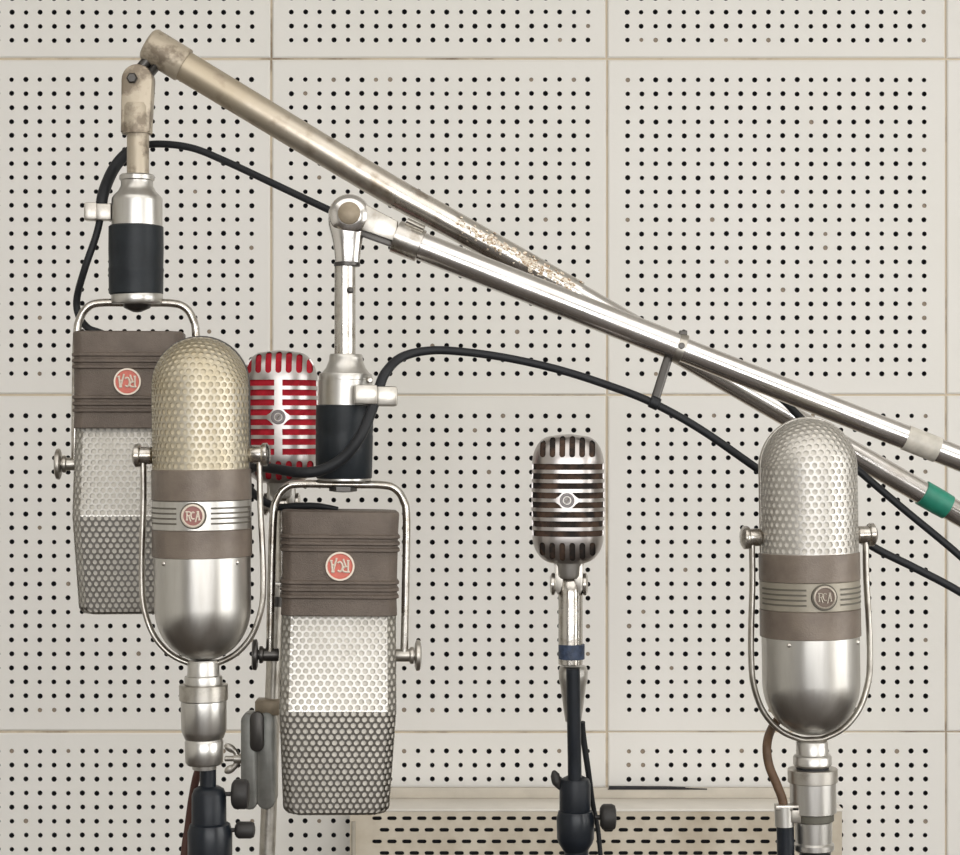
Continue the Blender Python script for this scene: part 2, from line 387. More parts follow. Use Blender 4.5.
def rbox(*a): return box(*a)
struct('floor', rbox(-3, 3, -2.5, DW, -.1, 0), 'floor')
struct('ceiling', rbox(-3, 3, -2.5, DW, 2.8, 2.9), 'ceiling')
struct('wall_left', rbox(-3.1, -3, -2.5, DW, 0, 2.8), 'wall')
g = rbox(3, 3.1, -2.5, DW, 0, .7); g.merge(rbox(3, 3.1, -2.5, DW, 2.3, 2.8)); g.merge(rbox(3, 3.1, -2.5, -.6, .7, 2.3)); g.merge(rbox(3, 3.1, 1.6, DW, .7, 2.3))
struct('wall_right', g, 'wall')
g = rbox(-3, 3, -2.6, -2.5, 0, .8); g.merge(rbox(-3, 3, -2.6, -2.5, 2.3, 2.8)); g.merge(rbox(-3, -1.6, -2.6, -2.5, .8, 2.3)); g.merge(rbox(2.4, 3, -2.6, -2.5, .8, 2.3))
struct('wall_front', g, 'dark_wall')
def window(name, fn, a0, a1, z0, z1, n, m='dark_wall'):
    g = G(); b = .05
    def bar(p, q, r_, t_): g.merge(box(*fn(p, q), r_, t_, .004))
    bar(a0, a1, z0, z0+b); bar(a0, a1, z1-b, z1); bar(a0, a0+b, z0, z1); bar(a1-b, a1, z0, z1)
    for k in range(1, n): x = a0+(a1-a0)*k/n; bar(x-.06, x+.06, z0, z1)  # broad bars added to stripe the reflections in the metal
    struct(name, g, m)
window('unseen_window_1', lambda p, q: (p, q, -2.45, -2.40), -1.6, 2.4, .8, 2.3, 4)  # unseen rear window, enlarged to soften light and reflections
window('unseen_window_2', lambda p, q: (2.90, 2.95, p, q), -.6, 1.6, .7, 2.3, 3)

# ------------------------------------------------------------------ slotted cabinet under the tiles
def cabinet():
    d = DW*2.312/2.4; s = d/F
    t = Thing('radiator_cabinet', 'cream painted metal cabinet with rows of short slots, against the wall at the bottom', 'cabinet', 596, 809, d)
    t.o.location.z = 0; t.py = 427.5 + CAMZ/s
    z1 = t.p(0, 809)[2]; xa, xb = 350-596, 842-596; back = (DW*2.384/2.4-d)/s
    # slotted front panel
    g = G(); xs0 = 377-596; px = 14.93; pz = 11.6; zr = z1-9.3
    nC = 29; nR = 40; L0 = xs0-px/2; R0 = xs0+px*(nC-.5)
    hw, hh = 4.9, 1.95
    for r in range(nR):
        cz = zr - r*pz; off = px/2 if r % 2 else 0
        top, bot = cz+pz/2, cz-pz/2
        xl = L0
        if off: g.add([(L0,0,top),(L0+off,0,top),(L0+off,0,bot),(L0,0,bot)], [(0,1,2,3)])
        n_ = nC - (1 if off else 0)
        for c in range(n_):
            cx = xs0+c*px+off
            out = [(cx-px/2,bot),(cx,bot),(cx+px/2,bot),(cx+px/2,cz),(cx+px/2,top),(cx,top),(cx-px/2,top),(cx-px/2,cz)]
            e = hw-hh
            inn = [(cx-e-hh*.7,cz-hh*.7),(cx-e,cz-hh),(cx+e,cz-hh),(cx+e+hh*.7,cz-hh*.7),(cx+hw,cz),(cx+e+hh*.7,cz+hh*.7),(cx+e,cz+hh),(cx-e,cz+hh),(cx-e-hh*.7,cz+hh*.7),(cx-hw,cz)]
            v = [(a,0,b) for a,b in out]+[(a,0,b) for a,b in inn]+[(a,1.6,b) for a,b in inn]
            f = [(0,1,9,8),(1,10,9),(1,2,11,10),(2,3,12,11),(3,4,13,12),(4,5,14,13),(5,15,14),(5,6,16,15),(6,7,17,16),(7,0,8,17)]
            f += [(8+k, 8+(k+1)%10, 18+(k+1)%10, 18+k) for k in range(10)]
            g.add(v, f)
        if off: x_ = xs0+(nC-1)*px; g.add([(x_,0,top),(R0,0,top),(R0,0,bot),(x_,0,bot)], [(0,1,2,3)])
    zt = zr+pz/2; zb = zr-(nR-.5)*pz; fl = 0
    for a,b,c_,d_ in ((xa,L0,z1-1.5,fl),(R0,xb,z1-1.5,fl),(L0,R0,z1-1.5,zt),(L0,R0,zb,fl)):
        g.add([(a,0,c_),(b,0,c_),(b,0,d_),(a,0,d_)], [(0,1,2,3)])
    # little rolled front edge
    t.add('front_panel', g, 'cabinet', recalc=False, sharp=25)
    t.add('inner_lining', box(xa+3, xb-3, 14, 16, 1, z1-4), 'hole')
    t.add('side_panel', box(xa, xa+2.2, 0.3, back, 0, z1-1.6), 'cabinet')
    t.add('side_panel', box(xb-2.2, xb, 0.3, back, 0, z1-1.6), 'cabinet')
    t.add('top_panel', box(xa-1, xb+1, -1.2, back, z1-2.4, z1, .7), 'cabinet_top')
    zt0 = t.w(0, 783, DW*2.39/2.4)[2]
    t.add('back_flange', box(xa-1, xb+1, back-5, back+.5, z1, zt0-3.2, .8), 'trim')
    # black strip put in as the shade of the uneven gap above the flange
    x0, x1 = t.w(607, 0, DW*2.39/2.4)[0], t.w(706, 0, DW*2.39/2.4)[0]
    t.add('gap_shade_strip', prism([(x0, zt0-5), (x0+2, zt0-2.2), (x1*.6+x0*.4, zt0-2.6), (x1, zt0-3.9), (x1, zt0-5)], back-5.6, back+1.5), 'hole', label='thin black strip standing for the shaded gap above the flange')
    t.add('edge_strip', box(xa+1.5, xa+5.5, -1.0, 0.4, 0, z1-12, .4), 'olive', label='olive edge strip')
cabinet()

# ------------------------------------------------------------------ stands
def floor_base(t, x, y, r=85, m='stand_black'):
    fz = t.fz()
    return t.add('base', lathe([(r, fz), (r, fz+6), (r-4, fz+10), (20, fz+20), (14, fz+30), (10, fz+34)], (x, y, 0)), m)

def thumb_knob(t, x, z, y=0, L=18, r=15, stem=6, side=1, parent=None, m='knob'):
    g = cyl(2.2, 0, stem*side, (x, y, z), 'X', 16, .2)
    g.merge(lathe([(r-4, stem*side), (r-1, (stem+2)*side), (r, (stem+4)*side), (r, (stem+L-4)*side), (r-1.5, (stem+L-1)*side), (r-5, (stem+L)*side)], (x, y, z), 'X', 28))
    return t.add('knob', g, m, parent)

# stand under the left pill-shaped microphone
def black_stand_left():
    d = 1.93
    t = Thing('microphone_stand', 'black stand with two side knobs under the left pill shaped microphone', 'microphone stand', 208, 790, d)
    t.o.location.z = 0; t.py = 427.5+CAMZ/t.s
    P = lambda py: t.p(0, py)[2]
    t.add('pole', cyl(8.2, P(830), P(766), (0,0,0)), 'stand_black')
    t.add('clutch', lathe([(15, P(826)), (17.4, P(824)), (17.2, P(795)), (15, P(789)), (10, P(786))], (1,0,0)), 'stand_black')
    t.add('clutch', lathe([(20, P(880)), (22, P(876)), (22.3, P(832)), (20, P(824)), (14, P(821)), (12, P(821))], (2,0,0)), 'stand_black')
    t.add('pole', cyl(13, 20, P(870), (2,0,0)), 'stand_black')
    thumb_knob(t, 17, P(794), 0, 17, 15, 7)
    thumb_knob(t, 22, P(830), 0, 20, 8.5, 5)
    floor_base(t, 0, 0)
    return t
black_stand_left()

def chrome_stand_clamp():
    d = 2.15
    t = Thing('microphone_stand', 'tarnished chrome stand pole with grey wing nut clamp, behind the two left box microphones', 'microphone stand', 242, 1636, d)
    t.o.location.z = 0; t.py = 427.5+CAMZ/t.s
    q = lambda px, py, y=0: t.p(px, py, y)
    top, bot = Vector(q(277, 585)), Vector(q(268, 830)); dirv = (bot-top).normalized()
    low = bot + dirv*((bot.z-24)/-dirv.z)
    t.add('pole', tube([top, bot, low], 8, 28, 0), 'dull')
    t.add('collar', tube([Vector(q(276.6, 596)), Vector(q(276.2, 606))], 9.5, 28, 0), 'iron')
    floor_base(t, low.x, low.y, 80, 'dull')
    cy = -9
    def stad(cx, z0, z1, hw): 
        P = []
        for k in range(9): a = PI*k/8; P.append((cx+hw*math.cos(a), z1-hw+hw*math.sin(a)))
        for k in range(9): a = PI+PI*k/8; P.append((cx+hw*math.cos(a), z0+hw+hw*math.sin(a)))
        return P
    z0, z1 = q(0, 806)[2], q(0, 710)[2]
    c1 = q(251.5, 0)[0]; c2 = q(268, 0)[0]
    b = t.add('clamp', prism(stad(c1, z0, z1, 8.3), -22, 3, 2.2), 'cast', label='grey cast clamp')
    t.add('clamp_plate', prism(stad(c2, z0, z1+1, 9.2), -21, 12, 2.2), 'cast', b)
    t.add('strap', prism(stad(q(259.5, 0)[0], q(0, 748)[2], q(0, 708)[2], 7), -25, -20, 1.2), 'iron', b)
    t.add('bracket', box(q(257,0)[0], q(281,0)[0], -20, 6, q(0,713)[2], q(0,698)[2], 1.5), 'pin', b)
    # wing nut
    zc = q(0, 757)[2]; xw = q(242, 0)[0]
    g = cyl(5, 0, -8, (xw+1, -10, zc), 'X', 24)
    g.merge(cyl(2.8, -6, -16, (xw, -10, zc), 'X', 16))
    for sg in (-1, 1):
        ax = Vector((-.86, 0, .5*sg)); e = lathe([(.01, -1)]+[(math.cos(a*PI/12), math.sin(a*PI/12)) for a in range(-5, 6)]+[(.01, 1)], (0,0,0), 'Z', 20)
        up_ = Vector((0, 1, 0)); bi = ax.cross(up_)
        g.merge(e.xf(lambda p: Vector((xw-10.5, -10, zc+10.5*sg)) + ax*p.z*6.6 + up_*p.x*2.6 + bi*p.y*4.1))
        g.merge(tube([(xw-3, -10, zc+2*sg), (xw-5.5, -10, zc+7*sg), (xw-9, -10, zc+10*sg)], [3.0, 3.0, 3.0], 12, 4))
    t.add('wing_nut', g, 'dull', b)
    return t
chrome_stand_clamp()

def black_stand_centre():
    d = 2.0
    t = Thing('microphone_stand', 'slim black stand with side knob in front of the slotted cabinet', 'microphone stand', 575, 790, d)
    t.o.location.z = 0; t.py = 427.5+CAMZ/t.s
    P = lambda py: t.p(0, py)[2]
    t.add('pole', tube([(-2.5, -11.2, P(667)), (-.5, -7, P(780))], 6.9, 24, 0), 'stand_black')
    t.add('clutch', lathe([(15, P(812)), (15.6, P(809)), (15.6, P(784)), (14, P(779)), (8, P(776))], (0,0,0)), 'stand_black')
    t.add('clutch', lathe([(12, P(851)), (17, P(843)), (18.6, P(838)), (19, P(818)), (17, P(811)), (12, P(809))], (.5,0,0)), 'stand_black')
    t.add('pole', cyl(12, 20, P(846), (1.5,0,0)), 'stand_black')
    thumb_knob(t, 20, P(817), 0, 16, 13, 5)
    g = tube([(-13, 0, P(789)), (-18, 0, P(782)), (-20, 0, P(775)), (-21.5, 0, P(770.5))], [2.5, 5, 4.6, 1.2], 16, 6)
    t.add('lever', g, 'knob')
    floor_base(t, 0, 0)
    return t
black_stand_centre()

def stand_right():
    d = 1.9
    t = Thing('microphone_stand', 'dark stand pole below the right pill shaped microphone', 'microphone stand', 815, 790, d)
    t.o.location.z = 0; t.py = 427.5+CAMZ/t.s
    P = lambda py: t.p(0, py)[2]
    t.add('pole', cyl(15.5, 20, P(850.5), (0,0,0)), 'stand_black')
    floor_base(t, 0, 0)
stand_right()

# ------------------------------------------------------------------ pill shaped ribbon microphones
def pill_mic(label, px, py, d, rot, H, g0, s1, s0, b0, brass, badge_mats, stripe_mat, coup, xb, R=48.5, lpx=None):
    t = Thing('pill_shaped_microphone', label, 'microphone', px, py, d, rot)
    t.o.rotation_euler.y = math.radians(-.55 if brass else -.95)
    top = H
    # perforated dome, front and back half stamped from sheet
    Hc = top-R; per = PI*R
    def fn(sgn):
        def f(u, v, dep):
            r = R-.6*dep
            a = (u/per-.5)*PI*.992
            if v <= Hc: return (r*math.sin(a), -sgn*r*math.cos(a), v)
            ph = min((v-Hc)/R, PI/2)
            return (r*math.sin(a), -sgn*r*math.cos(a)*math.cos(ph), Hc+r*math.cos(a)*math.sin(ph))
        return f
    nu = 21; v1 = Hc+R*PI/2
    def half(sgn):
        g = hexsheet(nu, g0-6, v1, 6.5, 2.7, fn(sgn), wrap=False, per=per)
        # close both side edges of the staggered rows
        return g
    g = half(1); g.merge(half(-1))
    gr = t.add('grille', g, 'screen_brass' if brass else 'screen', recalc=False, sharp=35)
    Rc = R-1.3
    prof = [(Rc, g0-5), (Rc, Hc)] + [(Rc*math.cos(k*PI/24), Hc+Rc*math.sin(k*PI/24)) for k in range(1, 12)] + [(0.01, Hc+Rc)]
    t.add('lining', lathe(prof, n=64, cap=False), 'cloth_yellow' if brass else 'cloth', gr, label='cloth lining behind the holes')
    # seam hoop over the dome
    pts = [(-R*1.005, 0, g0)] + [(-R*1.005, 0, g0+(Hc-g0)*k/4) for k in range(1, 4)] + [(-R*1.005*math.cos(a*PI/24), 0, Hc+R*1.005*math.sin(a*PI/24)) for a in range(25)] + [(R*1.005, 0, g0+(Hc-g0)*(1-k/4)) for k in range(1, 5)]
    t.add('seam_hoop', tube(pts, 1, 10, 0, flat=(1.1, 2.2)), 'iron' if brass else 'dull', gr)
    # body bands
    Rb = R+1.2
    body = t.add('body_band', lathe([(Rb-2, b0), (Rb, b0+.8), (Rb, s0-.5), (Rb-1, s0), (Rb-1, s1), (Rb, s1+.5), (Rb, g0-.8), (Rb-2, g0+.5)], n=96), 'brown_gloss')
    strp = t.add('stripe', lathe([(Rb-.9, s0+.2), (Rb-.35, s0+.8), (Rb-.35, s1-.8), (Rb-.9, s1-.2)], n=96, cap=False), stripe_mat, body, label='pale stripe round the middle')
    mid = (s0+s1)/2
    for sg in (-1, 1):
        for k in range(4):
            z = mid + (1.5-k)*5.0; g = G()
            a0 = 17/R; a1 = math.radians(84); n = 20
            ri = Rb-.5; ro = Rb+.12
            v = []
            for q in range(n+1):
                a = sg*(a0+(a1-a0)*q/n)
                for r_, z_ in ((ri, z-.95), (ro, z-.75), (ro, z+.75), (ri, z+.95)): v.append((r_*math.sin(a), -r_*math.cos(a), z_))
            g.add(v, [(4*q+e, 4*q+(e+1)%4, 4*q+4+(e+1)%4, 4*q+4+e) for q in range(n) for e in range(4)])
            t.add('line', g, 'line', body)
    # badge
    bz = mid+.5; by = -(Rb+.3)
    bd = t.add('badge', lathe([(11.6, 2.2), (11.4, -.8), (.01, -1.0)], (0, by, bz), 'Y', 48), badge_mats[0], label='round badge')
    t.add('badge_ring', lathe([(11.6, 1.5), (11.5, -1.5), (11.0, -1.9), (9.7, -1.9), (9.3, -.8)], (0, by, bz), 'Y', 48, cap=False), badge_mats[1], bd)
    t.add('lettering', monogram(9.6).xf(lambda p: Vector((p.x, p.y+by-1.0, p.z+bz))), badge_mats[1], bd, label='raised letters RCA')
    t.add('badge_rim', lathe([(13.0, 2.8), (13.0, -.4), (12.6, -.8), (11.4, -.6)], (0, by, bz), 'Y', 48, cap=False), 'line', bd)
    # polished lower shell
    Rl = R-.4; prof = [(Rl, b0+2), (Rl, 54)]
    for k in range(1, 16): a = k*PI/30; prof.append((Rl*math.cos(a)**.92, 54-54*math.sin(a)))
    prof.append((.01, 0))
    sh = t.add('lower_shell', lathe(prof, n=96, cap=False), 'satin', label='brushed aluminium lower shell')
    for a in (-.72, .95): 
        t.add('screw', lathe([(2.2, 1), (2.2, -.6), (1.4, -1.2), (.01, -1.3)], (0,0,0), 'Y', 16).xf(lambda p, a=a: Vector((math.sin(a)*Rl*1.0+p.x, -math.cos(a)*Rl+p.y, b0-4.5+p.z))), 'dull', sh)
    # yoke
    yx = 58.5; zt = H-121
    pts = [(-yx, 0, zt), (-yx, 0, zt-40), (-yx-2, 0, 110), (-yx-2.5, 0, 78), (-yx-.5, 0, 52), (-50, 0, 26), (-34, 0, 7), (-14, 0, -3), (0, 0, -4.5)]
    pts = pts + [(-x, y, z) for x, y, z in reversed(pts[:-1])]
    yk = t.add('yoke', tube(pts, 1, 16, 6, flat=(3.0, 4.6)), 'dull')
    for sg in (-1, 1):
        g = lathe([(6.5, (R-1)*sg), (8.2, (R+1)*sg), (8.8, (R+2.5)*sg), (8.8, (R+12)*sg), (10.6, (R+12.5)*sg), (11.6, (R+14)*sg), (11.6, (R+17.5)*sg), (8, (R+20)*sg), (.01, (R+20.5)*sg)], (0, 0, zt+3), 'X', 40)
        t.add('pivot', g, 'chrome', yk)
    # swivel coupling down to the stand
    g = lathe([(15, coup(741 if not brass else 660)), (15.8, coup(742 if not brass else 662))] + [(r, coup(p)) for p, r in xb], (0,0,0), n=64)
    c = t.add('coupling', g, 'satin')
    return t, c

xl = -201
def cl(py): return 660-py
xbL = [(675,16), (676,18.5), (678,19), (684,18.8), (686,17), (687,15), (689,15), (689.5,23), (691,24), (700,24), (701,22.6), (703,22.8), (730,22.6), (738,19.5), (739,18.3), (740.5,18.8), (741.5,19.4), (762,18.8), (764.5,17), (765,12.5), (769,12)]
tl, c_ = pill_mic('pill shaped microphone with yellowed perforated dome and silver stripe, front left', 203.3, 660, 1.93, -2,
                  323, 191, 160.5, 131, 103.5, True, ('red_dark', 'cream'), 'satin', cl, xbL)
# coupling sits a little right of the body axis: small black ring in the gap
tl.add('collar', cyl(24.4, cl(684.5), cl(700), (0,0,0)), 'dull', c_)
tl.add('gap_ring', cyl(15.6, -26.5, -29.5, (0,0,0)), 'black', c_)
def cr(py): return 735-py
xbR = [(754,16), (755,18), (757,19.2), (764,19.2), (766,17.5), (767,15.5), (769,15.5), (769.5,23), (771,24.4), (781,24.4), (782,23), (812,23), (813.5,20), (820,20), (821.5,18.6), (842,18.2), (844,20.2), (849,20.2), (851,18)]
tr, c_ = pill_mic('pill shaped microphone with olive grey stripe and dark badge, standing at the right', 812, 735, 1.9, 7,
                  317, 183, 155.5, 127, 99, False, ('badge_brown', 'relief_dim'), 'olive', cr, xbR, R=49)
tr.add('collar', cyl(24.9, cr(768.5), cr(782), (0,0,0)), 'dull', c_)
tr.add('gap_ring', cyl(16.2, cr(766), cr(770), (0,0,0)), 'black', c_)
tr.add('band', cyl(20.6, cr(813), cr(820.5), (0,0,0)), 'band_dark', c_, label='dark olive band')

# ------------------------------------------------------------------ box shaped ribbon microphones, hung upside down
def box_mic(label, px, py, d, rot, group=None, tilt=0, k=1.0):
    t = Thing('box_shaped_microphone', label, 'microphone', px, py, d, rot)
    t.o.rotation_euler = (0, math.radians(tilt), math.radians(rot))
    s_keep = t.s; t.s *= k
    def plan(hw, D, ch=10, o=0):
        hw += o; D += o
        P = [(-hw, -(D-ch)), (-(hw-ch), -D), (hw-ch, -D), (hw, -(D-ch)), (hw, D-ch), (hw-ch, D), (-(hw-ch), D), (-hw, D-ch)]
        # soften the eight corners
        out = []
        for i, p in enumerate(P):
            a, b = Vector(P[i-1]), Vector(P[(i+1) % 8]); p = Vector(p)
            for q in (a, b):
                out.append(p+(q-p).normalized()*1.6)
        return out
    z0, z1 = 198.5, 302
    lv = [(z0, -3.0), (z0+.1, -.6), (z0+1, 0)]
    for c in (580.2, 587.2, 594.2)[::-1]:
        z = 812-c; lv += [(z-2.5, -.8), (z-1.3, 1.2), (z+1.1, 1.2), (z+2.2, -.8)]
    for c in (535, 541.6, 548)[::-1]:
        z = 812-c; lv += [(z-2.5, -.8), (z-1.3, 1.2), (z+1.1, 1.2), (z+2.2, -.8)]
    lv += [(z1-3, 0), (z1-1.2, -.5), (z1, -2.2), (z1+.2, -6)]
    rings = [[(x, y, z) for x, y in plan(58.2 - (z1-z)*.008, 32, 9, o)] for z, o in lv]
    case = t.add('case', loft(rings), 'brown', sharp=30)
    # wedge shaped perforated body, ridge across its middle
    def Dp(v):
        if v > 106: return 42-19*(v-106)/(z0-106)
        return 42-20*(106-v)/106
    def hw(v): return (52.3+5.2*v/106 if v < 106 else 57.5-.9*(v-106)/92) - (max(0, 9-v)**2)*.085
    ch = 9
    def sides(v, ins):
        w_, D = hw(v)-ins, Dp(v)-ins - (max(0, 5-v)**2)*.1
        return [(-w_, -(D-ch)), (-(w_-ch), -D), (w_-ch, -D), (w_, -(D-ch)), (w_, D-ch), (w_-ch, D), (-(w_-ch), D), (-w_, D-ch)]
    ref = [(-55, -25), (-46, -34), (46, -34), (55, -25), (55, 25), (46, 34), (-46, 34), (-55, 25)]
    seg = [ (Vector(ref[(i+1)%8])-Vector(ref[i])).length for i in range(8)]; per = sum(seg)
    def fn(u, v, dep):
        v = max(0, v); P = sides(v, .6*dep)
        u = u % per; i = 0
        while u > seg[i] and i < 7: u -= seg[i]; i += 1
        k = u/seg[i]; a, b = P[i], P[(i+1) % 8]
        return (a[0]+(b[0]-a[0])*k, a[1]+(b[1]-a[1])*k, v)
    nu = round(per/7.0)
    g = hexsheet(nu, 1.5, z0+2, 5.85, 2.62, fn, per=per)
    gr = t.add('grille', g, 'screen_flat', recalc=False, sharp=25)
    t.add('grille_end', loft([[(x, y, z) for x, y in sides(max(z,0), i)] for z, i in ((3.2, 0.0), (1.5, .4), (0.3, 2.0), (0, 6))]), 'screen_flat', gr, sharp=50)
    t.add('lining', loft([[(x, y, z) for x, y in sides(z, 1.25)] for z in (2, 9, 106, z0)]), 'cloth', gr, sharp=50, label='cloth lining behind the holes')
    # badge (upside down like the microphone)
    bz = 812-564; by = -32
    bd = t.add('badge', lathe([(14.2, .5), (14.2, -1.0), (13.4, -1.5), (12.2, -1.5), (11.8, -1.0), (.01, -1.0)], (0, by, bz), 'Y', 48, cap=False), 'red', label='round red badge')
    t.add('badge_ring', lathe([(14.4, -.6), (14.2, -1.9), (12.5, -1.9), (12.2, -.6)], (0, by, bz), 'Y', 48, cap=False), 'cream', bd)
    t.add('lettering', monogram(13.2).xf(lambda p: Vector((-p.x, p.y+by-1.3, -p.z+bz))), 'cream', bd, label='raised letters RCA, upside down')
    t.s = s_keep
    return t

def hang_parts(t, q, ytop, yk_top, cx, kz, wl, wr, rr=4.0):
    """yoke, side knobs, given in local px"""
    za = kz; zt = yk_top; x0, x1 = wl, wr
    pts = [(x0, 0, za), (x0+.3, 0, za+60), (x0+1.5, 0, zt-34), (x0+5, 0, zt-15), (x0+13, 0, zt-4), (x0+26, 0, zt), (cx, 0, zt), (x1-26, 0, zt), (x1-12, 0, zt-4), (x1-4, 0, zt-15), (x1-.5, 0, zt-34), (x1-.5, 0, za+60), (x1-1, 0, za)]
    yk = t.add('yoke', tube(pts, 1, 18, 7, flat=(4.0, 5.2)), 'chrome')
    return yk

def side_knob(t, yk, x, z, sg, m='dull'):
    g = lathe([(6, -10*sg), (6.4, -9*sg), (6.4, 5*sg), (8.2, 6*sg), (8.8, 8*sg), (8.2, 9.5*sg), (5, 9.8*sg), (5, 10.5*sg), (12, 10.8*sg), (15.2, 12*sg), (15.6, 13.5*sg), (15, 15.5*sg), (12, 16.8*sg), (6, 16*sg), (.01, 15.5*sg)], (x, 0, z), 'X', 40)
    return t.add('knob', g, m, yk)

# --- second one: hangs in the middle-left
m2 = box_mic('box shaped microphone hanging front centre left, brown case and red badge upside down', 336, 812, 2.0, 5, tilt=.8)
yk = hang_parts(m2, None, None, 812-484.5, 4, 812-655, -68, 67)
side_knob(m2, yk, 66, 812-655, 1); side_knob(m2, yk, -69, 812-655, -1, 'iron')
cxm = 1.6
def Zp(py): return 812-py
mount = m2.add('mount_barrel', lathe([(15.5, Zp(354)), (16.5, Zp(355)), (16.8, Zp(358)), (17.4, Zp(362)), (20, Zp(368)), (23.3, Zp(372)), (24, Zp(373)), (26, Zp(373.5)), (26.6, Zp(375)), (26.6, Zp(379.5)), (27.1, Zp(380)), (27.1, Zp(406)), (27, Zp(480)), (20, Zp(481))], (cxm+2, 0, 0), n=64), 'satin', label='satin metal mount barrel')
m2.add('tape_wrap', lathe([(27.4, Zp(405)), (28.6, Zp(406)), (28.8, Zp(430)), (28.3, Zp(433)), (28.7, Zp(436)), (28.2, Zp(477)), (27, Zp(478.5))], (cxm+1.5, 0, 0), n=64), 'tape', mount, label='black tape wrap')
m2.add('screw', lathe([(3, 0), (3, -4), (2, -5), (.01, -5)], (cxm+26, -14, Zp(380)), 'Y', 20), 'dull', mount)
cg = box(cxm+10, cxm+32, -50, -20, Zp(404.5), Zp(385.5), 1.5)
cg.merge(box(cxm+31.5, cxm+52, -48, -10, Zp(406), Zp(386.5), 2.5))
m2.add('cable_clip', cg, 'cast' if False else 'dull', mount)
m2.add('nut', lathe([(14, 2), (14, -2.5), (9, -3.5), (.01, -4)], (cxm+1, 0, Zp(484.5)-4), 'Z', 6), 'iron', yk)

# --- first one: hangs at the far left, partly behind the pill shaped one
m1 = box_mic('box shaped microphone hanging at the far left behind the yellowed pill microphone', 130, 613, 2.12, 5, k=.93)
yk = hang_parts(m1, None, None, 613-303, 6, 613-464, -54, 66)
side_knob(m1, yk, -57, 613-464, -1); side_knob(m1, yk, 66, 613-464, 1, 'iron')
def Z1(py): return 613-py
cx1 = 7
mount = m1.add('mount_barrel', lathe([(16, Z1(174.5)), (17.4, Z1(176)), (17.4, Z1(180)), (16, Z1(181)), (16, Z1(186)), (18.5, Z1(191)), (23.5, Z1(196)), (25, Z1(198.5)), (25.2, Z1(201)), (25.2, Z1(228)), (25, Z1(293)), (25.6, Z1(294)), (25.6, Z1(303)), (24.5, Z1(304.5))], (cx1, 0, 0), n=64), 'satin', label='satin metal mount barrel')
m1.add('tape_wrap', lathe([(25.4, Z1(225.5)), (27.2, Z1(227)), (27.4, Z1(250)), (27.0, Z1(267)), (27.7, Z1(270)), (27.2, Z1(273)), (26.9, Z1(293.5)), (25.4, Z1(295))], (cx1-1, 0, 0), n=64), 'tape', mount, label='black tape wrap')
g = box(-44.5, -32, -9, 8, Z1(221), Z1(203.5), 1.5); g.merge(box(-33, -18, -8, 6, Z1(221), Z1(204.5), 1.5))
m1.add('cable_clip', g, 'dull', mount)
m1.add('nut', lathe([(15, 0), (13, -4), (4, -8), (.01, -8.5)], (cx1, 0, Z1(304)), 'Z', 32), 'iron', yk)

